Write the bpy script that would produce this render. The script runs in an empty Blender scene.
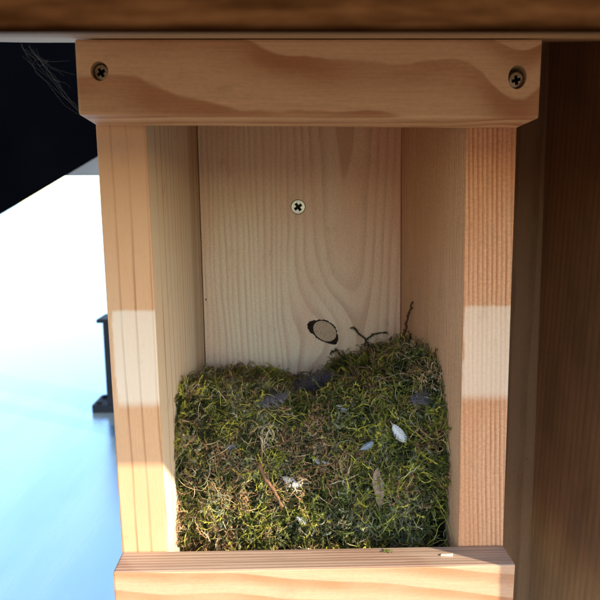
import bpy, bmesh, math, random
import numpy as np
from mathutils import Vector, Matrix

S = 0.00109                       # box drawings are in millimetre-like units
ZB = 1.18                         # height of the nest box sill above the ground
SC = bpy.context.scene
COL = SC.collection
random.seed(7)
RNG = np.random.default_rng(11)

# ------------------------------------------------------------------ camera, light, exposure
SUN_AZ, SUN_EL = math.radians(62), math.radians(20.8)     # azimuth to the right of the box front
cam_d = bpy.data.cameras.new('camera')
cam = bpy.data.objects.new('camera', cam_d); COL.objects.link(cam)
right = Vector((0.99974786, -0.02173352, -0.00564626))
up = Vector((0.00911036, 0.1627592, 0.98662376))
fwd = Vector((0.02052383, 0.98642643, -0.16291616))
M = Matrix((right, up, -fwd)).transposed().to_4x4()
M.translation = Vector((-8.917 * S, -204.63 * S, ZB + 127.49 * S))
cam.matrix_world = M
cam_d.sensor_width = 36; cam_d.lens = 36 * 598.25 / 600
cam_d.clip_start = 0.004; cam_d.clip_end = 3000
cam_d.dof.use_dof = True; cam_d.dof.focus_distance = 232 * S; cam_d.dof.aperture_fstop = 30
SC.camera = cam

sun_dir = Vector((math.sin(SUN_AZ) * math.cos(SUN_EL), -math.cos(SUN_AZ) * math.cos(SUN_EL), math.sin(SUN_EL)))
W = bpy.data.worlds.new('World'); SC.world = W; W.use_nodes = True
wt = W.node_tree; wt.nodes.clear()
sky = wt.nodes.new('ShaderNodeTexSky'); sky.sky_type = 'NISHITA'; sky.sun_disc = False
sky.sun_elevation = SUN_EL; sky.sun_rotation = math.atan2(sun_dir.x, sun_dir.y)
sky.altitude = 50; sky.air_density = 1.0; sky.dust_density = .6; sky.ozone_density = 1.0
bg = wt.nodes.new('ShaderNodeBackground'); bg.inputs['Strength'].default_value = 0.15
wo = wt.nodes.new('ShaderNodeOutputWorld')
wt.links.new(sky.outputs[0], bg.inputs[0]); wt.links.new(bg.outputs[0], wo.inputs[0])
sl = bpy.data.lights.new('sun', 'SUN'); sl.energy = 2.4; sl.angle = math.radians(0.53); sl.color = (1.0, 0.86, 0.64)
so = bpy.data.objects.new('sun', sl); COL.objects.link(so)
so.rotation_euler = (-sun_dir).to_track_quat('-Z', 'Y').to_euler(); so.location = sun_dir * 20

SC.view_settings.view_transform = 'Standard'; SC.view_settings.look = 'None'
SC.view_settings.exposure = 2.0; SC.view_settings.gamma = 1.0; SC.view_settings.use_curve_mapping = False
SC.render.engine = 'CYCLES'
SC.cycles.max_bounces = 10; SC.cycles.diffuse_bounces = 6
SC.cycles.sample_clamp_indirect = 6.0


# ------------------------------------------------------------------ node helper
class N:
    def __init__(self, name):
        self.m = bpy.data.materials.new(name); self.m.use_nodes = True
        self.t = self.m.node_tree; self.t.nodes.clear()
        self.out = self.t.nodes.new('ShaderNodeOutputMaterial')
        self.p = self.t.nodes.new('ShaderNodeBsdfPrincipled')
        self.t.links.new(self.p.outputs[0], self.out.inputs[0])

    def put(self, sock, v):
        if isinstance(v, bpy.types.NodeSocket): self.t.links.new(v, sock)
        elif hasattr(sock.default_value, '__len__') and len(sock.default_value) == 4 and len(v) == 3:
            sock.default_value = (*v, 1)
        else: sock.default_value = v

    def f(self, op, a, b=0.0, c=None):
        n = self.t.nodes.new('ShaderNodeMath'); n.operation = op
        self.put(n.inputs[0], a); self.put(n.inputs[1], b)
        if c is not None: self.put(n.inputs[2], c)
        return n.outputs[0]

    def add(self, *a):
        r = a[0]
        for x in a[1:]: r = self.f('ADD', r, x)
        return r

    def mul(self, *a):
        r = a[0]
        for x in a[1:]: r = self.f('MULTIPLY', r, x)
        return r

    def sub(self, a, b): return self.f('SUBTRACT', a, b)

    def xyz(self, x, y, z):
        n = self.t.nodes.new('ShaderNodeCombineXYZ')
        for k, v in enumerate((x, y, z)): self.put(n.inputs[k], v)
        return n.outputs[0]

    def obj(self, scale=1 / S):
        tc = self.t.nodes.new('ShaderNodeTexCoord')
        v = self.t.nodes.new('ShaderNodeVectorMath'); v.operation = 'SCALE'
        self.t.links.new(tc.outputs['Object'], v.inputs[0]); v.inputs['Scale'].default_value = scale
        s = self.t.nodes.new('ShaderNodeSeparateXYZ'); self.t.links.new(v.outputs[0], s.inputs[0])
        return s.outputs[0], s.outputs[1], s.outputs[2]

    def noise(self, vec, scale=1.0, detail=2.0, rough=.5):
        n = self.t.nodes.new('ShaderNodeTexNoise')
        self.put(n.inputs['Vector'], vec); n.inputs['Scale'].default_value = scale
        n.inputs['Detail'].default_value = detail; n.inputs['Roughness'].default_value = rough
        return n.outputs['Fac']

    def step(self, v, lo, hi, a=0.0, b=1.0, smooth=True):
        n = self.t.nodes.new('ShaderNodeMapRange'); n.interpolation_type = 'SMOOTHSTEP' if smooth else 'LINEAR'
        self.put(n.inputs[0], v)
        for k, q in enumerate((lo, hi, a, b)): self.put(n.inputs[k + 1], q)
        return n.outputs[0]

    def mix(self, fac, a, b, mode='MIX'):
        n = self.t.nodes.new('ShaderNodeMix'); n.data_type = 'RGBA'; n.blend_type = mode
        self.put(n.inputs['Factor'], fac); self.put(n.inputs[6], a); self.put(n.inputs[7], b)
        return n.outputs[2]

    def ramp(self, fac, stops):
        n = self.t.nodes.new('ShaderNodeValToRGB'); self.put(n.inputs[0], fac)
        el = n.color_ramp.elements
        while len(el) < len(stops): el.new(0.5)
        for e, (p, c) in zip(el, stops): e.position = p; e.color = (*c, 1)
        return n.outputs[0]

    def bump(self, h, strength=.3, dist=.0003):
        n = self.t.nodes.new('ShaderNodeBump'); self.put(n.inputs['Height'], h)
        n.inputs['Strength'].default_value = strength; n.inputs['Distance'].default_value = dist
        self.t.links.new(n.outputs[0], self.p.inputs['Normal'])

    def done(self, col, rough=.6, spec=.35, **kw):
        self.put(self.p.inputs['Base Color'], col); self.put(self.p.inputs['Roughness'], rough)
        self.put(self.p.inputs['Specular IOR Level'], spec)
        for k, v in kw.items(): self.put(self.p.inputs[k], v)
        return self.m


def plain(name, col, rough=.6, spec=.3, vary=.15, scale=900, **kw):
    n = N(name); x, y, z = n.obj(1.0)
    k = n.noise(n.xyz(x, y, z), scale, 3)
    c = n.mix(n.step(k, .3, .7, smooth=False), tuple(q * (1 - vary) for q in col), tuple(min(1, q * (1 + vary)) for q in col))
    return n.done(c, rough, spec, **kw)


def wood(name, grain, pith, spacing, early, late, warp=2.0, tilt=(0, 0), lo=.35, hi=.85, rough=.55, spec=.3,
         wander=1.2, fibre=.10, bulges=(), specks=.0, tint=None, tint_amt=0.0, seed=0.0, extra=None, long=.008, ray=0.0, relief=.35):
    """Softwood by growth rings: distance from a pith line running along the grain."""
    n = N(name); c = n.obj(); g = c['xyz'.index(grain)]
    ia, ib = [i for i in range(3) if 'xyz'[i] != grain]
    a, b = c[ia], c[ib]
    gl = n.mul(g, long)
    w1 = n.noise(n.xyz(n.add(gl, seed), n.mul(a, .022), n.mul(b, .022)), 1.0, 2)
    w2 = n.noise(n.xyz(n.add(n.mul(gl, 5), seed + 9), n.mul(a, .12), n.mul(b, .12)), 1.0, 2)
    aa = n.add(n.sub(a, pith[0]), n.mul(g, tilt[0]), n.mul(n.sub(w1, .5), warp * 2), n.mul(n.sub(w2, .5), warp * .45))
    bb = n.add(n.sub(b, pith[1]), n.mul(g, tilt[1]), n.mul(n.sub(w1, .5), warp * 1.3))
    r = n.f('SQRT', n.add(n.mul(aa, aa), n.mul(bb, bb)))
    for (g0, a0, sg, sa, k) in bulges:              # rings swell round a knot or a branch stub
        dg = n.f('DIVIDE', n.sub(g, g0), sg); da = n.f('DIVIDE', n.sub(a, a0), sa)
        r = n.add(r, n.mul(n.f('POWER', 2.718, n.mul(-1.0, n.add(n.mul(dg, dg), n.mul(da, da)))), k))
    t = n.add(n.f('DIVIDE', r, spacing), n.mul(n.noise(n.xyz(n.mul(r, .11 / max(spacing, .5) * 4), seed, 0), 1.0, 1), wander))
    fr = n.f('FRACT', t)
    lw = n.mul(n.step(fr, lo, hi), n.step(fr, .93, 1.0, 1.0, 0.0))
    vary = n.noise(n.xyz(n.f('FLOOR', t), n.mul(gl, 2), seed + 3), 1.7, 1)
    lw = n.mul(lw, n.step(vary, .25, .75, .45, 1.0))
    col = n.mix(lw, early, late)
    fib = n.noise(n.xyz(n.mul(g, .06), n.mul(a, 2.6), n.mul(b, 2.6)), 1.0, 3, .65)
    fib2 = n.noise(n.xyz(n.mul(g, .5), n.mul(a, 1.1), n.mul(b, 1.1)), 1.0, 2, .6)
    fk = n.add(n.mul(n.sub(fib, .5), fibre * 3), n.mul(n.sub(fib2, .5), fibre * 2), 1.0)
    col = n.mix(1.0, col, n.xyz(fk, fk, fk), 'MULTIPLY')
    if tint:
        bl = n.noise(n.xyz(n.mul(g, .012), n.mul(a, .03), n.add(n.mul(b, .03), seed)), 1.0, 3, .6)
        col = n.mix(n.mul(n.step(bl, .38, .68), tint_amt), col, tint)
    if ray:
        ry = n.noise(n.xyz(n.mul(g, 1.1), n.mul(a, .75), n.mul(b, .75)), 1.0, 2, .7)
        rk = n.step(ry, .3, .72, 1 - ray, 1 + ray)
        col = n.mix(1.0, col, n.xyz(rk, rk, rk), 'MULTIPLY')
    if specks:
        v = n.t.nodes.new('ShaderNodeTexVoronoi'); v.feature = 'F1'
        n.put(v.inputs['Vector'], n.xyz(n.mul(g, .03), n.mul(a, .055), n.mul(b, .055))); v.inputs['Scale'].default_value = 1.0
        col = n.mix(n.mul(n.step(v.outputs['Distance'], .018, .034, 1.0, 0.0), specks), col, (.07, .035, .015))
    if extra: col = extra(n, c, col)
    sc = n.noise(n.xyz(n.mul(g, .035), n.mul(a, 1.5), n.mul(b, 1.5)), 1.0, 2, .5)
    col = n.mix(n.step(sc, .72, .80, 0, .35), col, (.30, .19, .11))
    dt = n.noise(n.xyz(n.mul(g, .05), n.mul(a, .09), n.add(n.mul(b, .09), seed * 3)), 1.0, 6, .68)
    col = n.mix(n.step(dt, .57, .74, 0, .30), col, (.27, .19, .125))
    dn = n.noise(n.xyz(n.mul(g, .25), n.mul(a, .3), n.mul(b, .3)), 1.0, 3, .6)
    n.bump(n.add(n.mul(lw, .6), fib, n.mul(fib2, .6), n.mul(dn, 1.5), n.mul(n.step(sc, .72, .80), -1.2)), relief, .00013)
    return n.done(col, n.step(fib, .2, .8, rough - .08, rough + .1, smooth=False), spec)


# ------------------------------------------------------------------ mesh helpers
def empty(name, loc=(0, 0, 0), parent=None):
    o = bpy.data.objects.new(name, None); COL.objects.link(o); o.location = loc; o.parent = parent
    o.empty_display_size = .02
    return o


def tag(o, label=None, cat=None, group=None, kind=None):
    for k, v in (('label', label), ('category', cat), ('group', group), ('kind', kind)):
        if v: o[k] = v
    return o


def link(name, me, mat=None, parent=None):
    o = bpy.data.objects.new(name, me); COL.objects.link(o); o.parent = parent
    if mat: me.materials.append(mat)
    return o


def from_bm(name, bm, mat, parent=None, smooth=False):
    me = bpy.data.meshes.new(name); bm.normal_update(); bm.to_mesh(me); bm.free()
    if smooth: me.polygons.foreach_set('use_smooth', [True] * len(me.polygons))
    return link(name, me, mat, parent)


def hexa(bm, pts, bevel=.6, seg=2):
    """Box from eight corners (drawing units): bottom four then top four, counter-clockwise from above."""
    vs = [bm.verts.new(Vector(p) * S) for p in pts]
    for q in ((3, 2, 1, 0), (4, 5, 6, 7), (0, 1, 5, 4), (1, 2, 6, 5), (2, 3, 7, 6), (3, 0, 4, 7)):
        bm.faces.new([vs[i] for i in q])
    if bevel:
        bmesh.ops.bevel(bm, geom=list(bm.edges), offset=bevel * S, segments=seg, profile=.6, affect='EDGES')


def box_pts(x0, x1, y0, y1, z0, z1):
    return [(x0, y0, z0), (x1, y0, z0), (x1, y1, z0), (x0, y1, z0), (x0, y0, z1), (x1, y0, z1), (x1, y1, z1), (x0, y1, z1)]


def cut(o, cutters):
    """Cut pockets out of o for good (holes for screws, cross slots)."""
    for k in cutters:
        k.parent = o
        md = o.modifiers.new('cut', 'BOOLEAN'); md.object = k; md.operation = 'DIFFERENCE'; md.solver = 'EXACT'; md.material_mode = 'TRANSFER'
    bpy.context.view_layer.update(); dg = bpy.context.evaluated_depsgraph_get(); dg.update()
    me = bpy.data.meshes.new_from_object(o.evaluated_get(dg))
    o.modifiers.clear(); old = o.data; o.data = me; bpy.data.meshes.remove(old); me.name = o.name
    for k in cutters:
        d = k.data; bpy.data.objects.remove(k); bpy.data.meshes.remove(d)


def lathe(bm, prof, seg=32, mat=None):
    rings = []
    for r, z in prof:
        if r < 1e-6: rings.append([bm.verts.new((0, 0, z))])
        else: rings.append([bm.verts.new((r * math.cos(2 * math.pi * k / seg), r * math.sin(2 * math.pi * k / seg), z)) for k in range(seg)])
    for A, B in zip(rings, rings[1:]):
        for k in range(seg):
            j = (k + 1) % seg
            if len(A) == 1: bm.faces.new((A[0], B[j], B[k])) if False else bm.faces.new((A[0], B[k], B[j]))
            elif len(B) == 1: bm.faces.new((A[k], B[0], A[j]))
            else: bm.faces.new((A[k], B[k], B[j], A[j]))
    bmesh.ops.recalc_face_normals(bm, faces=bm.faces[:])
    if mat is not None: bmesh.ops.transform(bm, matrix=mat, verts=bm.verts[:])


def tube(bm, pts, radii, seg=6):
    pts = [Vector(p) for p in pts]; rings = []
    ref = Vector((.3, .5, .81))
    for i, p in enumerate(pts):
        d = (pts[min(i + 1, len(pts) - 1)] - pts[max(i - 1, 0)]).normalized()
        u = d.cross(ref).normalized(); v = d.cross(u)
        rr = radii[i] if hasattr(radii, '__len__') else radii
        rings.append([bm.verts.new(p + (u * math.cos(2 * math.pi * k / seg) + v * math.sin(2 * math.pi * k / seg)) * rr) for k in range(seg)])
    for A, B in zip(rings, rings[1:]):
        for k in range(seg): bm.faces.new((A[k], A[(k + 1) % seg], B[(k + 1) % seg], B[k]))
    bm.faces.new(rings[0][::-1]); bm.faces.new(rings[-1])


# ------------------------------------------------------------------ the setting
n = N('gravel_ground'); x, y, z = n.obj(1.0)
k = n.noise(n.xyz(x, y, z), 3.0, 6, .7); k2 = n.noise(n.xyz(x, y, z), .25, 3)
lawn = n.done(n.mix(n.step(k2, .3, .7), n.ramp(k, [(.25, (.12, .08, .05)), (.6, (.21, .145, .095)), (.8, (.30, .22, .15))]), (.19, .13, .085)), .9, .1)
n = N('pale_paving'); x, y, z = n.obj(1.0)
k = n.noise(n.xyz(n.mul(x, 3.0), n.mul(y, .5), z), 1.2, 4, .6)
n.bump(n.noise(n.xyz(n.mul(x, 6), n.mul(y, .8), z), 2.0, 2), .04, .01)
paving = n.done(n.mix(n.step(k, .3, .7), (.42, .57, .68), (.50, .64, .74)), n.step(k, .3, .7, .22, .30), .6, Metallic=.85)


def sheet(name, x0, x1, y0, y1, z, mat):
    bm = bmesh.new()
    bm.faces.new([bm.verts.new(p) for p in ((x0, y0, z), (x1, y0, z), (x1, y1, z), (x0, y1, z))])
    return tag(from_bm(name, bm, mat), kind='structure')


sheet('ground', -900, 900, -900, 900, 0, lawn)
sheet('pavement', -700, 60, .6, 880, .004, paving)

# ------------------------------------------------------------------ the nest box
BOX = empty('nest_box', (0, 0, ZB))
tag(BOX, 'open fronted pale softwood nest box filled with moss under a dark roof edge', 'nest box')
UND = lambda y: 173.2 + (y + 24.5) * .2416          # underside of the sloping roof
D = 114.7


def edge_tone(n, c, col, mark, xin, orange):
    """Weathered orange front edge with a paler band where a cross bar used to cover it."""
    x, y, z = c
    front = n.step(y, .3, .9, 1.0, 0.0)
    rag = n.mul(n.sub(n.noise(n.xyz(x, y, n.mul(z, .4)), .5, 3), .5), 1.2)
    inb = n.mul(n.step(n.add(z, rag), mark[0] - 2.4, mark[0] + 2.0), n.step(n.add(z, rag), mark[1] - .9, mark[1] + .7, 1.0, 0.0))
    sx = n.add(x, n.mul(n.sub(n.noise(n.xyz(x, y, n.mul(z, .15)), .8, 2), .5), 3))
    inb = n.mul(inb, n.step(sx, xin[0] - .8, xin[0] + .8), n.step(sx, xin[1] - .4, xin[1] + .4, 1.0, 0.0))
    col = n.mix(n.mul(front, n.sub(1.0, inb)), col, n.mix(1.0, col, orange, 'MULTIPLY'))
    return n.mix(n.mul(front, inb, .5), col, (.86, .69, .56))


left_m = wood('left_panel_wood', 'z', (-88, -4), 5.2, (.72, .60, .46), (.36, .21, .11), warp=1.2, tilt=(.012, 0), lo=.76, hi=.95,
              wander=.9, fibre=.08, specks=.8, seed=2.0, tint=(.68, .65, .56), tint_amt=.6,
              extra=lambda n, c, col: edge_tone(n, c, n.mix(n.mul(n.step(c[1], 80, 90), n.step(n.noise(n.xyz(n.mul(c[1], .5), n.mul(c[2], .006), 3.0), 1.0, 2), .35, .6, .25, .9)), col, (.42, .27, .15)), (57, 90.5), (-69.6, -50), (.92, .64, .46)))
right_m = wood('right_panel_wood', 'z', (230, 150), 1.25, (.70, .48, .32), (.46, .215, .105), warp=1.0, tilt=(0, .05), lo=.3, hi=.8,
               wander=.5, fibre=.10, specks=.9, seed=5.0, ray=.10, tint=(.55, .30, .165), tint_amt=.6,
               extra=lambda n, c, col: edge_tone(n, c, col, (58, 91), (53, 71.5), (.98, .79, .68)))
back_m = wood('back_panel_wood', 'z', (22, 148), 2.6, (.88, .75, .57), (.69, .52, .36), warp=4.5, tilt=(0, .02), lo=.35, hi=.9,
              wander=1.0, fibre=.07, specks=1.0, seed=3.0, ray=.07, relief=.11, rough=.42, spec=.5, bulges=((56, 12, 26, 17, 6.0),), extra=lambda n, c, col: n.mix(n.mul(n.step(n.add(c[0], n.mul(n.noise(n.xyz(n.mul(c[0], .04), c[1], n.mul(c[2], .012)), 1.0, 3), 50)), 5, 62), .55), col, n.mix(1.0, col, (1.0, .74, .64), 'MULTIPLY')), tint=(.82, .55, .40), tint_amt=.6, long=.006)
rail_m = wood('top_rail_wood', 'x', (-46, 140), 11, (.74, .50, .31), (.45, .215, .105), warp=10, tilt=(.05, .03), lo=.15, hi=.8,
              wander=1.0, fibre=.14, specks=.7, seed=8.0, bulges=((60, -22, 13, 40, 9),), long=.011)
sill_m = wood('bottom_rail_wood', 'x', (-16, -52), 8.5, (.60, .36, .225), (.46, .20, .10), warp=7, tilt=(.02, .10), lo=.2, hi=.85,
              wander=.7, fibre=.12, specks=.8, seed=12.0, long=.012,
              extra=lambda n, c, col: n.mix(n.mul(n.step(c[2], -.5, -.05), .72), col,
                                            n.mix(n.step(n.f('FRACT', n.add(n.mul(c[1], .62), n.mul(n.noise(n.xyz(n.mul(c[0], .012), c[1], 0), 1.0, 2), 1.6))), .35, .75),
                                                  (.42, .33, .27), (.21, .15, .12))))
roof_m = wood('roof_wood', 'x', (0, -60), 4, (.50, .34, .19), (.36, .22, .11), warp=3, fibre=.12, seed=14)
n = N('dark_stain'); x, y, z = n.obj()
k = n.noise(n.xyz(n.mul(x, .12), y, n.mul(z, 1.1)), .8, 5, .7)
stain_m = n.done(n.ramp(k, [(.3, (.012, .0040, .0012)), (.5, (.028, .0105, .0034)), (.7, (.055, .022, .0075))]), .9, .0)

# side panels: slightly out of square like the real box
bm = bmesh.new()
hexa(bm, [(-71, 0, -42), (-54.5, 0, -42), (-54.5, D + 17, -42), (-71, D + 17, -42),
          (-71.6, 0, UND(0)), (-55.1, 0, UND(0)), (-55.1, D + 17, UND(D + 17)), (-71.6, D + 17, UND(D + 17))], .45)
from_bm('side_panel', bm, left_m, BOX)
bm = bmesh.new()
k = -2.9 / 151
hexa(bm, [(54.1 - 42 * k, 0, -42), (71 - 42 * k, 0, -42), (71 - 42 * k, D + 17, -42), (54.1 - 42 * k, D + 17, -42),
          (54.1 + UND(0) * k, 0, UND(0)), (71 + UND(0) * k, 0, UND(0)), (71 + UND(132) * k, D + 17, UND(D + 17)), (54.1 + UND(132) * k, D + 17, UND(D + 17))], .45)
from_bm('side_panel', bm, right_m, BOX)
bm = bmesh.new()
hexa(bm, [(-54.0, D, -42), (54.2, D, -42), (54.2, D + 17, -42), (-54.0, D + 17, -42),
          (-54.8, D, UND(D)), (50.2, D, UND(D)), (50.2, D + 17, UND(D + 17)), (-54.8, D + 17, UND(D + 17))], .4)
back = from_bm('back_panel', bm, back_m, BOX)
bm = bmesh.new(); hexa(bm, box_pts(-54.2, 54.0, 0, D - .3, -40, -22), .4)
from_bm('floor_panel', bm, left_m, BOX)

# rails
bm = bmesh.new()
hexa(bm, [(-68.7, -24.5, 152.4), (65.2, -24.5, 151.0), (67.8, -.4, 151.0), (-71.3, -.4, 152.4),
          (-68.6, -24.5, UND(-24.5) - .2), (65.0, -24.5, UND(-24.5) - .2), (67.6, -.4, UND(-.4) - .6), (-70.0, -.4, UND(-.4) - .6)], .8)
rail = from_bm('top_rail', bm, rail_m, BOX)
bm = bmesh.new()
hexa(bm, [(-70.9, -12.6, -46), (70.9, -12.6, -46), (70.9, -.3, -46), (-70.9, -.3, -46),
          (-70.9, -12.6, 0), (70.9, -12.6, 0), (70.9, -.3, 0), (-70.9, -.3, 0)], .7)
sill = from_bm('bottom_rail', bm, sill_m, BOX)

# roof: sloping board, dark stained front edge
x0, x1, yf, yb = -150, 430, -135, 150
bm = bmesh.new()
hexa(bm, [(x0, yf, UND(yf)), (x1, yf, UND(yf)), (x1, yb, UND(yb)), (x0, yb, UND(yb)),
          (x0, yf, UND(yf) + 19), (x1, yf, UND(yf) + 19), (x1, yb, UND(yb) + 19), (x0, yb, UND(yb) + 19)], .3)
roof = from_bm('roof_board', bm, roof_m, BOX)
bm = bmesh.new()
hexa(bm, [(x0 - .5, yf - 3.2, UND(yf) - 1.05), (x1 + .5, yf - 3.2, UND(yf) - 1.05), (x1 + .5, yf - .2, UND(yf) - 1.05), (x0 - .5, yf - .2, UND(yf) - 1.05),
          (x0 - .5, yf - 3.2, UND(yf) + 20), (x1 + .5, yf - 3.2, UND(yf) + 20), (x1 + .5, yf - .2, UND(yf) + 20), (x0 - .5, yf - .2, UND(yf) + 20)], .4)
from_bm('roof_fascia', bm, stain_m, roof)

# ------------------------------------------------------------------ screws
zinc = plain('zinc_metal', (.50, .50, .46), .32, .5, .12, 1200, Metallic=.95)
slot_m = plain('dark_screw_slot', (.012, .018, .015), .7, .2)  # near-black tone for the cut faces of the cross slots
bronze = plain('dull_bronze_metal', (.34, .27, .19), .35, .5, .3, 1500, Metallic=.9)
hole_m = plain('bruised_hole_wood', (.36, .25, .145), .7, .2)


def yface(c, tiltx=0, tiltz=0):
    return Matrix.Translation(Vector(c) * S) @ Matrix.Rotation(tiltz, 4, 'Z') @ Matrix.Rotation(tiltx, 4, 'X') @ Matrix.Rotation(math.radians(90), 4, 'X')


def screw(c, r, parent, spin, tx=0, tz=0, dish=0.0, mat=None):
    bm = bmesh.new()
    lathe(bm, [(0, -3.2 * S), (r * .45 * S, -3.2 * S), (r * .96 * S, -.5 * S), (r * S, -.1 * S), (r * .9 * S, .12 * S), (r * .5 * S, (.2 + dish) * S), (0, (.24 + dish) * S)], 40)
    o = from_bm('screw', bm, mat or zinc, parent)
    ks = []
    for a in (0, math.pi / 2):
        b2 = bmesh.new()
        w, l = r * .22, r * .68
        hexa(b2, [(-l * .5, -w * .8, -1.9), (l * .5, -w * .8, -1.9), (l * .5, w * .8, -1.9), (-l * .5, w * .8, -1.9), (-l, -w, 1), (l, -w, 1), (l, w, 1), (-l, w, 1)], 0)
        bmesh.ops.transform(b2, matrix=Matrix.Rotation(spin + a, 4, 'Z'), verts=b2.verts[:])
        ks.append(from_bm('cutter', b2, slot_m))
    b2 = bmesh.new(); lathe(b2, [(0, -2.0 * S), (r * .2 * S, -2.0 * S), (r * .30 * S, 1.0 * S), (0, 1.0 * S)], 16)
    ks.append(from_bm('cutter', b2, slot_m))
    cut(o, ks)
    o.data.transform(yface(c, tx, tz))
    return o


def hole(target, c, rx, rz, depth, mat):
    b2 = bmesh.new()
    lathe(b2, [(0, -depth * S), (.72 * S, -depth * S), (1.0 * S, 2 * S), (0, 2 * S)], 40)
    bmesh.ops.transform(b2, matrix=yface(c) @ Matrix.Diagonal((rx, rz, 1, 1)), verts=b2.verts[:])
    k = from_bm('cutter', b2, mat); return k


hs = [hole(rail, (-62.0, -24.5, 164.4), 2.7, 2.9, 5.0, hole_m), hole(rail, (58.2, -24.5, 162.6), 2.9, 3.6, 5.0, hole_m)]
cut(rail, hs)
screw((-61.8, -23.3, 164.2), 2.25, rail, .5, .10, -.15, mat=bronze)
screw((58.3, -23.2, 162.0), 2.3, rail, .25, .18, .05, mat=bronze)
cut(back, [hole(back, (-3.0, D, 124.5), 4.35, 4.35, 4.5, hole_m)])
screw((-3.0, D - .1, 124.5), 3.9, back, .62, 0, 0)

# the knot: dark bark ring round a loose tan core
n = N('knot_core'); x, y, z = n.obj()
kx, kz = n.sub(x, 11.6), n.sub(z, 57.8)
k = n.f('SQRT', n.add(n.mul(kx, kx), n.mul(kz, kz, 1.5), n.mul(kx, kz, .55)))
k = n.add(k, n.mul(n.noise(n.xyz(x, y, z), .45, 3), 2.2)); f2 = n.f('FRACT', n.mul(k, .85))
crack = n.step(n.noise(n.xyz(n.mul(n.f('ARCTAN2', kz, kx), 2.2), n.mul(k, .08), 0), 1.6, 2, .6), .60, .66)
knot_m = n.done(n.mix(n.mul(crack, .6), n.mix(n.mul(n.step(f2, .3, .85), n.step(f2, .9, 1, 1, 0)), (.62, .46, .33), (.47, .31, .20)), (.10, .05, .03)), .6, .3)
bark_m = plain('knot_bark', (.032, .018, .012), .85, .15, .6, 700)
kc, ku, kw = (11.2, 57.4), Vector((.80, 0, -.60)), Vector((.60, 0, .80))


def knot_ring(rin, rout, front, back_, name, mat, parent, seg=56):
    bm = bmesh.new(); R = []
    for k in range(seg):
        a = 2 * math.pi * k / seg
        d = Vector((kc[0], D, kc[1])) + Vector((0, 0, 0))
        def P(rr, yy): 
            v = ku * (math.cos(a) * rr[0]) + kw * (math.sin(a) * rr[1]); return bm.verts.new((d + v + Vector((0, yy - 0.0, 0))) * S)
        ro = rout(a); ri = rin(a) if rin else None
        R.append([P(ro, .6), P(ro, front), P(ri, front), P(ri, .6)] if ri else [P(ro, .6), P(ro, front), P((ro[0] * .6, ro[1] * .6), front - .14)])
    for k in range(seg):
        A, B = R[k], R[(k + 1) % seg]
        for i in range(len(A) - 1): bm.faces.new((A[i], A[i + 1], B[i + 1], B[i]))
    if not rin:
        bm.faces.new([r[-1] for r in R])
    bmesh.ops.recalc_face_normals(bm, faces=bm.faces[:])
    return from_bm(name, bm, mat, parent)


rj = random.Random(3)
jit = [rj.uniform(-.4, .4) for _ in range(56)]


def r_in(a): return (6.9, 5.0)


def r_out(a):
    j = jit[int(round(a / (2 * math.pi) * 56)) % 56]
    l1 = 2.7 * math.exp(-((math.atan2(math.sin(a - 3.5), math.cos(a - 3.5))) / .55) ** 2)
    l2 = 2.0 * math.exp(-((math.atan2(math.sin(a + .2), math.cos(a + .2))) / .42) ** 2)
    e = .7 + j + l1 + l2
    return (6.9 + e, 5.0 + e * .95)


knot = knot_ring(None, lambda a: (6.95, 5.05), -.12, .5, 'knot', knot_m, back)
knot_ring(r_in, r_out, -.22, .5, 'knot_bark', bark_m, back)

# ------------------------------------------------------------------ nest
COLS = {-54: [(26, -20), (26, 15), (31, 42), (52, 43), (90, 35), (115, 30)], -28: [(21, -20), (26, 10), (40, 34), (60, 38), (90, 33), (115, 32)],
        0: [(18, -20), (25, 8), (40, 30), (62, 33), (88, 25), (115, 26)], 28: [(16, -20), (22, 10), (36, 36), (58, 41), (88, 38), (115, 41)],
        54: [(14, -20), (18, 15), (25, 50), (45, 58), (85, 54), (115, 46)]}
CX = sorted(COLS); CA = np.array([COLS[q] for q in CX], float)


def surf(x, v):
    x = np.atleast_1d(np.asarray(x, float)); v = np.atleast_1d(np.asarray(v, float))
    i = np.clip(np.searchsorted(CX, x) - 1, 0, 3); xs = np.array(CX, float)
    t = np.clip((x - xs[i]) / (xs[i + 1] - xs[i]), 0, 1); t = (t * t * (3 - 2 * t))[:, None, None]
    P = CA[i] * (1 - t) + CA[i + 1] * t
    k = np.clip(np.floor(v * 5).astype(int), 0, 4); s = (v * 5 - k)[:, None]
    r = np.arange(len(x))
    p0, p1, p2, p3 = P[r, np.maximum(k - 1, 0)], P[r, k], P[r, k + 1], P[r, np.minimum(k + 2, 5)]
    q = .5 * (2 * p1 + (p2 - p0) * s + (2 * p0 - 5 * p1 + 4 * p2 - p3) * s * s + (3 * p1 - p0 - 3 * p2 + p3) * s ** 3)
    lump = 2.6 * np.sin(x * .21 + 1.3 * np.sin(v * 11)) * np.sin(v * 17 + x * .13) + 1.7 * np.sin(x * .47 + v * 31) * np.sin(v * 23 - x * .31)
    return np.stack([x, q[:, 0], q[:, 1]], 1), lump


def surf_n(x, v):
    e = 1e-3; x, v = np.asarray(x, float), np.asarray(v, float)
    p, l = surf(x, v); pa, _ = surf(x, np.clip(v + e, 0, 1)); pb, _ = surf(x, np.clip(v - e, 0, 1))
    pc, _ = surf(np.clip(np.asarray(x) + .3, -54, 54), v); pd, _ = surf(np.clip(np.asarray(x) - .3, -54, 54), v)
    tv, tx = pa - pb, pc - pd
    nn = np.cross(tx, tv); nn /= np.linalg.norm(nn, axis=1)[:, None] + 1e-12
    return p, nn, tx / (np.linalg.norm(tx, axis=1)[:, None] + 1e-12), tv / (np.linalg.norm(tv, axis=1)[:, None] + 1e-12), l


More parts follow.
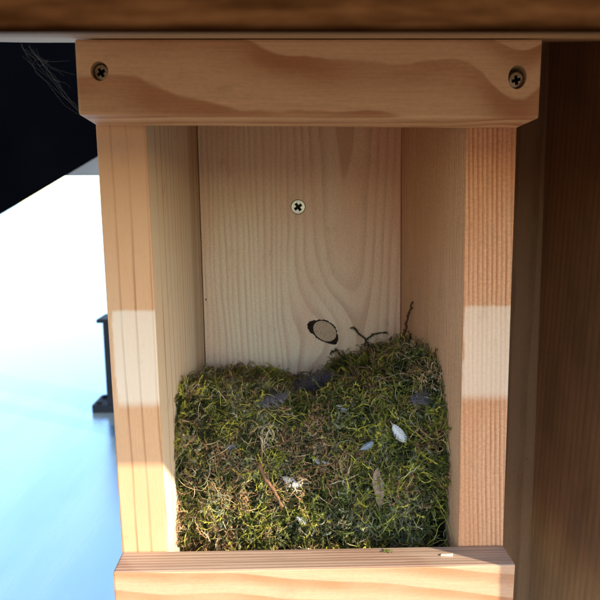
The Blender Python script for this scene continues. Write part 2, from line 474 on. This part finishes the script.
NEST = empty('bird_nest', (0, 58 * S, ZB - 21.5 * S))
tag(NEST, 'cup nest of green and brown moss filling the lower half of the nest box', 'nest')
OFF = np.array([0, 58, -21.5])
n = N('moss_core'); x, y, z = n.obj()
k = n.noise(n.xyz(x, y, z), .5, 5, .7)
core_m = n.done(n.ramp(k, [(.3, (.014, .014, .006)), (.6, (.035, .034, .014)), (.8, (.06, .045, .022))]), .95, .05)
bm = bmesh.new(); nx, nv = 60, 70
G = []
for i in range(nx + 1):
    xx = -54 + 108 * i / nx
    vv = np.linspace(0, 1, nv + 1); p, nn, tx, tv, l = surf_n(np.full(nv + 1, xx), vv)
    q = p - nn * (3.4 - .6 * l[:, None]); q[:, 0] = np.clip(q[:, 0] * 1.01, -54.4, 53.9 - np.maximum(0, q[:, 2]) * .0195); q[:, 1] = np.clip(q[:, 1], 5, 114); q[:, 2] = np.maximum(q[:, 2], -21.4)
    G.append([bm.verts.new((a - OFF) * S) for a in q])
for i in range(nx):
    for j in range(nv): bm.faces.new((G[i][j], G[i + 1][j], G[i + 1][j + 1], G[i][j + 1]))
from_bm('moss_core', bm, core_m, NEST, True)

n = N('moss_strands')
at = n.t.nodes.new('ShaderNodeAttribute'); at.attribute_name = 'hue'; at.attribute_type = 'GEOMETRY'
hue = at.outputs['Fac']
moss_m = n.done(n.ramp(hue, [(0.0, (.026, .032, .012)), (.18, (.10, .118, .030)), (.36, (.29, .30, .05)), (.52, (.62, .57, .085)),
                             (.62, (.26, .29, .18)), (.74, (.20, .125, .065)), (.86, (.42, .25, .115)), (.95, (.56, .42, .24)), (1.0, (.66, .58, .42))]), .7, .25)


def strands(Nn, K, lmin, lmax, rad, depth, leaf, curl, hue_fn, seed, clump=24, stand=.12, vmin=0.0):
    g = np.random.default_rng(seed)
    nc = max(1, Nn // clump); ci = g.integers(0, nc, Nn)
    cx, cv, ca = g.uniform(-54, 54, nc), g.uniform(vmin, 1.0, nc), g.uniform(0, 2 * np.pi, nc)
    x = np.clip(cx[ci] + g.normal(0, 2.0, Nn), -53.5, 53.2); v = np.clip(cv[ci] + g.normal(0, .016, Nn), .02, 1)
    p, nn, tx, tv, l = surf_n(x, v)
    p = p + nn * (l * .6 + np.clip(g.normal(0, 1.9, nc), -3, 3.2)[ci] + g.uniform(depth[0], depth[1], Nn))[:, None]
    ang = ca[ci] + g.normal(0, .75, Nn)
    d = tx * np.cos(ang)[:, None] + tv * np.sin(ang)[:, None] + nn * g.normal(stand, .3, Nn)[:, None]
    d /= np.linalg.norm(d, axis=1)[:, None]
    L = lmin + (lmax - lmin) * g.random(Nn) ** 1.8
    step = (L / K)[:, None]
    axis = g.normal(size=(Nn, 3)); axis /= np.linalg.norm(axis, axis=1)[:, None]
    cr = g.normal(0, curl, Nn)[:, None]
    pts = [p]; dirs = [d]
    for k in range(K):
        d = d + np.cross(axis, d) * cr + g.normal(0, curl * .55, (Nn, 3))
        h = np.sum((p - pts[0]) * nn, 1)[:, None]
        d = d - nn * np.clip(h - 1.6, -1.5, 3) * .13
        d /= np.linalg.norm(d, axis=1)[:, None]
        p = p + d * step; pts.append(p); dirs.append(d)
    P = np.stack(pts, 1); Dd = np.stack(dirs, 1)
    xr = 53.5 - np.maximum(0, P[..., 2]) * .0195
    P[..., 0] = np.clip(P[..., 0], -54.2, xr); P[..., 1] = np.clip(P[..., 1], 3.0, 113.9); P[..., 2] = np.maximum(P[..., 2], -20.5)
    u = np.cross(Dd, axis[:, None, :]); u /= np.linalg.norm(u, axis=2)[..., None] + 1e-9
    w = np.cross(Dd, u)
    prof = np.clip(np.minimum(np.linspace(.5, 2.2, K + 1), np.linspace(3.0, .12, K + 1)), 0, 1)
    rr = rad * g.uniform(.6, 1.5, Nn)[:, None] * prof[None]
    V = []
    for k in range(3):
        a = 2 * np.pi * k / 3
        V.append(P + (u * np.cos(a) + w * np.sin(a)) * rr[..., None])
    V = np.stack(V, 2)                                       # N, K+1, 3, 3
    base = (np.arange(Nn) * (K + 1) * 3)[:, None, None]
    kk = (np.arange(K) * 3)[None, :, None]; j = np.arange(3)[None, None, :]; j2 = (j + 1) % 3
    q = np.stack([base + kk + j, base + kk + j2, base + kk + 3 + j2, base + kk + 3 + j], -1).reshape(-1, 4)
    ctr, _ = surf(cx, cv); hu = np.clip(hue_fn(ctr, g, nc)[ci] + g.normal(0, .055, Nn), 0, 1)
    verts = V.reshape(-1, 3); hv = np.repeat(hu, (K + 1) * 3)
    tris = np.zeros((0, 3), int)
    if leaf:
        per = leaf['per']; kidx = g.random((Nn, per)) * K * .97
        k0 = kidx.astype(int); fr = (kidx - k0)[..., None]
        ii = np.arange(Nn)[:, None]
        b = P[ii, k0] * (1 - fr) + P[ii, np.minimum(k0 + 1, K)] * fr
        dd = Dd[ii, k0]; uu, ww = u[ii, k0], w[ii, k0]
        a = g.uniform(0, 2 * np.pi, (Nn, per, 1)); side = uu * np.cos(a) + ww * np.sin(a); per_ = np.cross(dd, side)
        ln = leaf['len'] * g.uniform(.6, 1.3, (Nn, per, 1)) * (1 - .45 * (kidx / K))[..., None]
        t0 = b - per_ * ln * .20; t1 = b + per_ * ln * .20; tip = b + (dd * g.uniform(.5, 1.0, (Nn, per, 1)) + side * .75) * ln
        T = np.stack([t0, t1, tip], 2).reshape(-1, 3)
        T[:, 0] = np.clip(T[:, 0], -54.4, 53.8 - np.maximum(0, T[:, 2]) * .0195); T[:, 1] = np.clip(T[:, 1], 2.0, 114.2)
        tris = np.arange(len(T)).reshape(-1, 3) + len(verts)
        verts = np.concatenate([verts, T]); hv = np.concatenate([hv, np.repeat(np.clip(hu + g.normal(0, .02, Nn), 0, 1), per * 3)])
    return verts, q, tris, hv


def patch(p, s=.07, o=0.0):
    return np.sin(p[:, 0] * s + o) * np.sin(p[:, 1] * s * 1.3 + p[:, 2] * s * .9 + o * 2) + .6 * np.sin(p[:, 0] * s * 2.3 - p[:, 2] * s * 2.1 + o)


def hue_green(p, g, k):
    h = g.normal(.32, .17, k) + .07 * patch(p, .11)
    gr = g.random(k) < (.12 + .3 * ((p[:, 0] < -22) & (p[:, 2] > 18)) + .2 * ((p[:, 0] > 15) & (p[:, 2] < 12)))
    h = np.where(gr, g.normal(.63, .025, k), h)
    br = g.random(k) < (.17 + .15 * (patch(p, .085, 2.0) > .3) + .15 * ((p[:, 0] < -15) & (p[:, 2] < 25)))
    return np.where(br, g.normal(.78, .08, k), h)


def hue_brown(p, g, k): return g.normal(.82, .10, k)


def hue_light(p, g, k): return np.where(g.random(k) < .5, g.normal(.5, .04, k), g.normal(.92, .05, k))


def hue_dark(p, g, k): return g.normal(.14, .09, k)


sets = [strands(9000, 6, 6, 16, .30, (-3.6, -1.0), dict(per=14, len=1.6), .35, hue_dark, 1),
        strands(15000, 7, 4.5, 14, .15, (-1.8, 1.4), dict(per=28, len=1.6), .40, hue_green, 2, 24),
        strands(4200, 8, 4.5, 15, .16, (-1.2, 1.9), dict(per=16, len=1.2), .5, hue_brown, 3, 16),
        strands(1100, 9, 6, 20, .14, (.0, 2.6), None, .42, hue_light, 4, 3),
        strands(900, 6, 4, 11, .14, (.0, 1.5), dict(per=20, len=1.25), .40, hue_green, 5, 3, .9, .45)]
V = np.concatenate([s[0] for s in sets]); off = np.cumsum([0] + [len(s[0]) for s in sets])
Q = np.concatenate([s[1] + o for s, o in zip(sets, off)]); T = np.concatenate([s[2] + o for s, o in zip(sets, off)])
H = np.concatenate([s[3] for s in sets])
me = bpy.data.meshes.new('moss')
me.vertices.add(len(V)); me.vertices.foreach_set('co', ((V - OFF) * S).astype(np.float32).ravel())
me.loops.add(Q.size + T.size); me.loops.foreach_set('vertex_index', np.concatenate([Q.ravel(), T.ravel()]).astype(np.int32))
me.polygons.add(len(Q) + len(T))
me.polygons.foreach_set('loop_start', np.concatenate([np.arange(len(Q)) * 4, Q.size + np.arange(len(T)) * 3]).astype(np.int32))
me.polygons.foreach_set('loop_total', np.concatenate([np.full(len(Q), 4), np.full(len(T), 3)]).astype(np.int32))
me.update(calc_edges=True)
me.attributes.new('hue', 'FLOAT', 'POINT').data.foreach_set('value', H.astype(np.float32))
me.polygons.foreach_set('use_smooth', np.ones(len(Q) + len(T), bool))
tag(link('moss', me, moss_m, NEST), kind='stuff')

# stems woven into the nest, each a part
stem_m = [plain('pale_straw', (.40, .31, .17), .6, .3), plain('green_stem', (.24, .27, .09), .6, .3), plain('brown_stem', (.20, .12, .06), .65, .3)]


def on_surf(x, v, h=0.0):
    p, nn, tx, tv, l = surf_n([x], [v]); return p[0] + nn[0] * (l[0] * .6 + h), nn[0], tx[0], tv[0]


def curve(x, v, ang, L, bend, h=1.6, K=10, seed=0):
    r = random.Random(seed); pts = []
    for i in range(K + 1):
        p, nn, tx, tv = on_surf(min(52, max(-53, x)), min(.98, max(.03, v)), h + .8 * math.sin(i * .9 + seed))
        p = p.copy(); p[0] = min(51.6, max(-53, p[0])); p[1] = min(113, max(3, p[1])); pts.append(p)
        x += math.cos(ang) * L / K; v += math.sin(ang) * L / K / 118
        ang += bend / K + r.gauss(0, .09)
    return pts


rs = random.Random(21)
specs = [(-20.6, .345, -1.5, 11, .1, .5, 0), (-45, .31, .15, 22, .5, .26, 0), (2, .55, 2.6, 15, 1.6, .28, 0), (-32, .37, -1.0, 16, .8, .34, 0),
         (19, .08, .8, 10, .1, .36, 0), (30, .55, .0, 22, -.1, .18, 0), (37, .56, -2.0, 16, .6, .24, 0), (-24, .27, .3, 12, -1.4, .42, 2),
         (-26, .24, .9, 11, -1.8, .40, 2), (0, .42, .7, 26, .6, .22, 1), (33, .16, .4, 15, .5, .26, 2), (-8, .3, .1, 15, .4, .25, 0)]
for _ in range(46):
    specs.append((rs.uniform(-52, 50), rs.uniform(.05, .85), rs.uniform(0, 6.28), rs.uniform(8, 24), rs.gauss(0, 1.3), rs.uniform(.14, .3), rs.choice((0, 1, 1, 2, 2))))
for i, (x, v, a, L, b, r, m) in enumerate(specs):
    pts = [(p - OFF) * S for p in curve(x, v, a, L, b, 2.2 if i > 11 else 5.0, 10, i)]
    bm = bmesh.new(); tube(bm, pts, [r * S * (1 - .6 * k / 10) for k in range(11)], 5)
    from_bm('stem', bm, stem_m[m], NEST, True)
# mossy tendrils standing up against the back panel
for i, P in enumerate([[(36, 113, 50), (33, 113.5, 55), (29.5, 113.6, 58.5), (27.2, 113.6, 61), (25.6, 113.4, 61.6)],
                       [(33, 113, 51), (34, 113.4, 55), (38, 113.2, 57.5), (43, 113, 58.4), (46, 112.8, 57.6)],
                       [(22, 112, 42), (20, 113, 46), (17.5, 113.4, 49), (15, 113.5, 48), (14.2, 113.4, 46.5)],
                       [(47, 108, 46), (47.5, 109, 51), (46, 110, 55), (47, 110.5, 57)]]):
    bm = bmesh.new(); P = [(np.array(p, float) - OFF) * S for p in P]
    P2 = []
    for a, b in zip(P, P[1:]):
        for t in (0, .25, .5, .75): P2.append(a * (1 - t) + b * t - np.array((0, 0, 1.8 * S)) + RNG.normal(0, .22 * S, 3) * np.array((1, .3, 1)))
    tube(bm, P2, [.55 * S * (1 - .5 * k / len(P2)) for k in range(len(P2))], 5)
    for k in range(70):
        q = Vector(P2[RNG.integers(0, len(P2))]); d = Vector(RNG.normal(0, 1, 3) * (1, .45, 1)).normalized() * RNG.uniform(.8, 2.0) * S
        tube(bm, [q, q + d * .5, q + d + Vector((0, 0, -.3 * S))], [.15 * S, .12 * S, .03 * S], 3)
    from_bm('moss_tendril', bm, plain('dark_moss_tendril', (.055, .055, .02), .8, .1), NEST, True)

# ------------------------------------------------------------------ things lying in the nest
def twig(name, pts, r, mat, label, wob=.25):
    c = np.array(pts[0], float); o = empty(name, (c[0] * S, c[1] * S, ZB + c[2] * S))
    tag(o, label, 'twig')
    P = []
    for a, b in zip(pts, pts[1:]):
        for t in (0, .2, .4, .6, .8): P.append((np.array(a) * (1 - t) + np.array(b) * t - c + RNG.normal(0, wob, 3)) * S)
    P.append((np.array(pts[-1], float) - c) * S)
    bm = bmesh.new(); tube(bm, P, [r * S * (1.15 - .5 * k / len(P) + .2 * math.sin(k * 2.3)) for k in range(len(P))], 7)
    from_bm('stem', bm, mat, o, True)
    b = P[len(P) // 2]; e = P[len(P) // 2 + 1]
    bm = bmesh.new(); dd = Vector(e - b).normalized(); sd = dd.cross(Vector((0, 1, .2))).normalized()
    tube(bm, [Vector(b), Vector(b) + (dd * .5 + sd) * .9 * S, Vector(b) + (dd * .8 + sd) * 1.5 * S], [r * .7 * S, r * .5 * S, r * .2 * S], 6)
    from_bm('bud', bm, mat, o, True)
    return o


twig_m = plain('dark_bark', (.095, .045, .026), .75, .2, .35, 1500)
twig_m2 = plain('red_brown_bark', (.19, .10, .055), .65, .25, .35, 1500)
twig('twig', [(47.4, 92, 43), (48.6, 90, 54), (49.8, 88, 63), (51.0, 85, 73), (52.4, 83, 78.5)], .75, twig_m, 'dark crooked twig standing upright in the moss against the right inner wall')
twig('twig', [(-21.2, 22.4, 23.2), (-18.5, 21.0, 17.6), (-15, 19.4, 13), (-11.5, 18.6, 6.6)], .8, twig_m2, 'reddish brown twig lying slantwise in the sunlit moss left of centre', .12)

leaf_m = None
n = N('dead_leaf'); x, y, z = n.obj()
k = n.noise(n.xyz(x, y, z), .7, 4, .6)
leaf_m = n.done(n.ramp(k, [(.3, (.19, .125, .085)), (.55, (.30, .215, .15)), (.75, (.40, .31, .23))]), .7, .25)
LF = empty('dead_leaf', (26.5 * S, 18.6 * S, ZB + 15.6 * S)); tag(LF, 'curled dry brown leaf lying on the moss in the right half of the nest', 'leaf')
rows = [(6.9, -.5, .1), (5.6, -1.6, .5), (3.6, -2.1, 1.0), (1.6, -2.5, 1.9), (-.3, -2.2, 2.3), (-2.4, -1.6, 2.0), (-4.2, -.9, 1.5), (-5.8, -1.1, 1.2), (-7.2, -.3, .6)]
bm = bmesh.new(); R = []
lrow = random.Random(4)
for zz, xl, xr in rows:
    xm = .1 * math.sin(zz * 1.3); row = []
    for t in (0, .25, .5, .75, 1):
        xx = (xl + (xm - xl) * t * 2) if t <= .5 else (xm + (xr - xm) * (t * 2 - 1))
        edge = abs(t - .5) * 2
        row.append(bm.verts.new(Vector((xx + lrow.gauss(0, .1) * edge, zz * .30 - .55 - .9 * edge ** 1.5 + .45 * math.sin(zz * .8 + (2 if t > .5 else 0)) + lrow.gauss(0, .12), zz)) * S))
    R.append(row)
for A, B in zip(R, R[1:]):
    for k in range(4): bm.faces.new((A[k], A[k + 1], B[k + 1], B[k]))
bmesh.ops.recalc_face_normals(bm, faces=bm.faces[:])
bmesh.ops.solidify(bm, geom=bm.faces[:], thickness=.22 * S)
from_bm('blade', bm, leaf_m, LF, True)
bm = bmesh.new(); tube(bm, [Vector((.1 * math.sin(q[0] * 1.3), q[0] * .30 - .62 + .45 * math.sin(q[0] * .8), q[0])) * S for q in rows] + [Vector((.3, -3.4, -9.4)) * S], .16 * S, 5)
from_bm('midrib', bm, plain('leaf_midrib', (.22, .15, .10), .7, .2), LF)


def feather(c, L, wd, ang, lift, cols, label, curl=.12, seed=1, fluff=.3, down_n=0, barbs=1.0, off=2.4):
    """Quill with one barb strip each side; ang is measured in the plane facing the viewer."""
    g = random.Random(seed)
    o = empty('feather', (c[0] * S, (c[1] - off) * S, ZB + (c[2] + off * .7) * S)); tag(o, label, 'feather', 'feathers lying in the nest')
    ax = Vector((math.cos(ang), lift, math.sin(ang))).normalized()
    nrm = Vector((.1, -.75, .6)).normalized(); sd = ax.cross(nrm).normalized(); nrm = sd.cross(ax).normalized()
    if nrm.y > 0: nrm = -nrm
    Pq = lambda t: ax * (t - .5) * L + nrm * (curl * L * (1 - (2 * t - 1) ** 2)) + sd * (.06 * L * math.sin(t * 3))
    bm = bmesh.new(); tube(bm, [Pq(t / 8) * S for t in range(-1, 9)], [.16 * S * (1 - .085 * k) for k in range(10)], 5)
    from_bm('quill', bm, cols[1], o, True)
    bm = bmesh.new(); nb = 60
    for s in (-1, 1):
        for i in range(nb):
            t = .06 + .93 * i / nb
            env = max(.06, math.sin(math.pi * min(1, t ** .75)) ** .6) * (1.0 if s > 0 else .8)
            down = fluff * (1 - t)
            if g.random() > barbs: continue
            l = wd * 1.15 * env * (g.uniform(.93, 1.04) if down < .12 else g.uniform(.75, 1.15)) * (.55 if g.random() < .04 else 1)
            b = Pq(t)
            dirv = (sd * s * .8 + ax * (.62 + g.gauss(0, .08 + down)) + nrm * g.gauss(-.05, .06 + down * .6)).normalized()
            hw = L / nb * (1.5 - .7 * min(1, down))
            p1, p2 = b - ax * hw, b + ax * hw
            m_ = b + dirv * l * .6 + nrm * (-.08 * l); tp = b + dirv * l + ax * .12 * l + nrm * g.gauss(-.16, .05 + down) * l
            vs = [bm.verts.new(q * S) for q in (p1, p2, m_ + ax * hw * .8, m_ - ax * hw * .8, tp)]
            bm.faces.new((vs[0], vs[1], vs[2], vs[3])); bm.faces.new((vs[3], vs[2], vs[4]))
    if down_n:
        for i in range(down_n):
            t = g.uniform(.02, .98); s = g.choice((-1, 1)); b = Pq(t)
            d = (sd * s * g.uniform(.4, 1) + ax * g.gauss(.4, .5) + nrm * g.gauss(.15, .45)).normalized()
            l = wd * g.uniform(.5, 1.25) * (.55 + .6 * math.sin(math.pi * t)); P = [b.copy()]
            for q in range(5):
                d = (d + Vector((g.gauss(0, .3), g.gauss(0, .3), g.gauss(0, .3)))).normalized(); b = b + d * l / 5; P.append(b.copy())
            tube(bm, [q * S for q in P], [.075 * S * (1 - .14 * k) for k in range(6)], 3)
    tag(from_bm('vane', bm, cols[0], o, True), kind='stuff')
    return o


fw = plain('white_feather', (.72, .74, .78), .7, .2, .1); fq = plain('pale_quill', (.6, .58, .5), .5, .4)
fb = plain('slate_feather', (.17, .165, .20), .7, .2, .25); fg = plain('grey_blue_feather', (.20, .25, .33), .7, .2, .2)
fd = plain('dark_quill', (.06, .05, .06), .5, .3)
feather((35.5, 26.6, 33.4), 8.6, 2.7, -.85, -.25, (fw, fq), 'broad white feather lying highest on the right side of the moss', seed=1, fluff=.05, off=3.2)
feather((4, 29.0, 20.8), 8.0, 1.3, -.25, -.1, (fw, fq), 'thin white curved feather wisp at the middle of the nest', seed=2, curl=-.18, off=3.0)
feather((-8, 25.6, 13.6), 8.4, 1.9, -.42, -.1, (fw, fq), 'bright white feather lying in the sunlit moss left of centre', seed=3, fluff=.35, down_n=110, barbs=.6)
feather((-4.0, 20.4, -.8), 5.2, 1.4, -.7, -.1, (fw, fq), 'tiny white feather low in the moss just above the bottom rail', seed=4, fluff=.4, down_n=90, barbs=.3)
feather((22.5, 27.6, 27.6), 6.4, 1.7, .62, -.1, (fg, fq), 'small grey blue feather beside the broad white feather', seed=5, fluff=.06)
feather((-16.5, 47.5, 40.6), 14, 3.6, .28, .2, (fb, fd), 'long slate grey feather on top of the moss left of centre', seed=6, fluff=.5, down_n=260, barbs=.35)
feather((2.5, 82, 35), 24, 8.5, .3, .25, (fb, fd), 'fluffy dark slate feather in the nest cup against the back panel', seed=7, fluff=.7, curl=.2, down_n=600, barbs=.08)
feather((44, 27.0, 47.6), 9.0, 4.0, .1, .25, (fb, fd), 'rounded dark slate feather on the moss by the right wall', seed=8, fluff=.3, down_n=220, barbs=.5)
feather((14, 42.0, 38.4), 4.6, 1.5, -.5, 0, (fw, fq), 'very small pale down feather on the upper middle of the moss', seed=9, fluff=.6, down_n=80, barbs=.2)
feather((-33.5, 29.8, 27.0), 4.8, 1.5, .15, 0, (fg, fq), 'small pale grey feather in the shaded moss on the left', seed=10, fluff=.7, down_n=80, barbs=.2)

# chips on the bottom rail
chip_m = plain('pale_chip', (.72, .62, .46), .7, .2)
for i, (x, y, L, w, lab) in enumerate(((48.1, -6.0, 4.8, .9, 'pale wood chip lying on top of the bottom rail near its right end'),)):
    bm = bmesh.new(); hexa(bm, [(-L, -w * .5, 0), (L * .8, -w, 0), (L, w * .3, 0), (-L * .9, w * .6, 0), (-L * .9, -w * .4, .5), (L * .75, -w * .8, .7), (L * .9, w * .2, .7), (-L * .8, w * .5, .4)], .1, 1)
    o = from_bm('wood_chip', bm, chip_m); o.location = (x * S, y * S, ZB + .02 * S); o.scale = (.5, 1, 1); tag(o, lab, 'wood chip')
bm = bmesh.new()
for i in range(14):
    a = RNG.uniform(0, 6.28); p = Vector((RNG.normal(0, 1.3), RNG.normal(0, .5), .25)); d = Vector((math.cos(a), math.sin(a), .35)) * 1.3
    tube(bm, [p * S, (p + d * .5) * S, (p + d + Vector((0, 0, -.2))) * S], [.16 * S, .16 * S, .05 * S], 4)
o = from_bm('moss_scrap', bm, plain('green_scrap', (.17, .19, .05), .7, .2)); o.location = (27.4 * S, -3.2 * S, ZB + .05 * S)
tag(o, 'little scrap of green moss on top of the bottom rail', 'moss scrap')

# cobweb at the left end of the top rail
n = N('spider_silk'); silk = n.done((.55, .6, .7), .4, .5, Alpha=.45)
bm = bmesh.new(); g = random.Random(5)
for i in range(13):
    a = Vector((-82.5 + g.gauss(0, 1.3), -22 + g.gauss(0, 2), 170.5 + g.gauss(0, 1.4))); b = Vector((-69.0 + g.uniform(-1.5, 0), -20 + g.gauss(0, 2.5), 152 + g.uniform(-1, 14) * g.random()))
    if g.random() < .3: b = a.lerp(b, g.uniform(.3, .8)) + Vector((g.gauss(0, 1.5), 0, g.gauss(0, 1.5)))
    pts = [(a.lerp(b, t / 6) + Vector((g.gauss(0, .45), g.gauss(0, .45), -1.2 * math.sin(math.pi * t / 6) + g.gauss(0, .2)))) * S for t in range(7)]
    tube(bm, pts, .016 * S, 3)
o = from_bm('cobweb', bm, silk, None, True); o.location = (0, 0, ZB); tag(o, 'wispy grey cobweb hanging beside the left end of the top rail', 'cobweb', kind='thing')

# ------------------------------------------------------------------ wooden enclosure on the right
enc_m = wood('enclosure_wood', 'z', (160, 20), 5.5, (.37, .205, .108), (.28, .15, .075), warp=6, tilt=(.03, .09), lo=.3, hi=.85, fibre=.16, seed=20, specks=.7, tint=(.16, .10, .055), tint_amt=.6)
enc2_m = wood('enclosure_back_wood', 'z', (90, 260), 4.0, (.31, .18, .10), (.22, .125, .067), warp=4, lo=.3, hi=.85, fibre=.16, seed=26, specks=.5)
ENC = empty('wooden_enclosure', (0, 0, ZB)); tag(ENC, 'dark brown board enclosure beside and behind the nest box on the right', 'enclosure')
bm = bmesh.new(); hexa(bm, box_pts(-60, 175, 134, 152, -330, 216), .4)
from_bm('back_board', bm, enc2_m, ENC)
k = -.0285
X = lambda z: 137.6 + k * z
bm = bmesh.new()
hexa(bm, [(X(-330), -51, -330), (X(-330) + 18, -51, -330), (X(-330) + 18, 133.6, -330), (X(-330), 133.6, -330),
          (X(150), -51, UND(-51) + 4), (X(150) + 18, -51, UND(-51) + 4), (X(150) + 18, 133.6, UND(133.6) + 4), (X(150), 133.6, UND(133.6) + 4)], .4)
from_bm('side_board', bm, enc_m, ENC)
bm = bmesh.new(); hexa(bm, [(q[0], q[1], q[2]) for q in box_pts(20, 70, 152.4, 200, -ZB / S, 200)], .6)
from_bm('post', bm, enc_m, ENC)

# ------------------------------------------------------------------ background
blk = plain('black_paint', (.005, .007, .012), .6, .15, .2, 6)
BO = empty('bollard', (-1.038, 3.52, .004)); tag(BO, 'black square post with a flat cap and wide foot plate on the pale ground', 'bollard')
for nm, w, z0, z1 in (('foot', .215, 0, .052), ('shaft', .117, .0525, .5775), ('cap', .155, .578, .603)):
    bm = bmesh.new(); hexa(bm, [(a / S, b / S, q / S) for a, b, q in box_pts(-w, w, -.1, .1, z0, z1)], 6); from_bm(nm, bm, blk, BO)
for sx, sy in ((-.18, -.06), (.18, -.06), (-.18, .06), (.18, .06)):
    bm = bmesh.new(); lathe(bm, [(0, 0), (.018, 0), (.018, .012), (0, .014)], 6, Matrix.Translation((sx, sy, .0522))); from_bm('bolt', bm, blk, BO)

canvas = plain('dark_navy_canvas', (.0008, .0010, .0017), .95, .0, .2, 4)
beam_m = plain('grey_beam_paint', (.10, .125, .17), .6, .3, .1, 5)
AW = empty('awning', (0, 0, 0)); tag(AW, 'dark navy awning with a slanting lower edge hanging behind the box on the left', 'awning')

bm = bmesh.new(); sl_ = lambda x: 1.28 + (x + 1.148) * .5606
P = [(-3.2, sl_(-3.2)), (-.40, sl_(-.40)), (-.40, 3.1), (-3.2, 3.1)]
for yy in (2.2, 2.23):
    vs = [bm.verts.new((x, yy, z)) for x, z in P]
    bm.faces.new(vs if yy < 2.21 else vs[::-1])
bm.verts.ensure_lookup_table()
for k in range(4): bm.faces.new((bm.verts[k], bm.verts[4 + k], bm.verts[4 + (k + 1) % 4], bm.verts[(k + 1) % 4]))
bmesh.ops.recalc_face_normals(bm, faces=bm.faces[:])
from_bm('canvas', bm, canvas, AW)


def mbox(name, x0, x1, y0, y1, z0, z1, mat, parent):
    bm = bmesh.new(); hexa(bm, [(q[0] / S, q[1] / S, q[2] / S) for q in box_pts(x0, x1, y0, y1, z0, z1)], 3)
    return from_bm(name, bm, mat, parent)


mbox('beam', -3.2, .18, 2.6, 2.7, 1.443, 1.80, beam_m, AW)
mbox('post', .02, .12, 2.48, 2.58, .004, 3.1, canvas, AW)
mbox('crossbar', -.42, .12, 2.235, 2.47, 2.9, 3.0, canvas, AW)
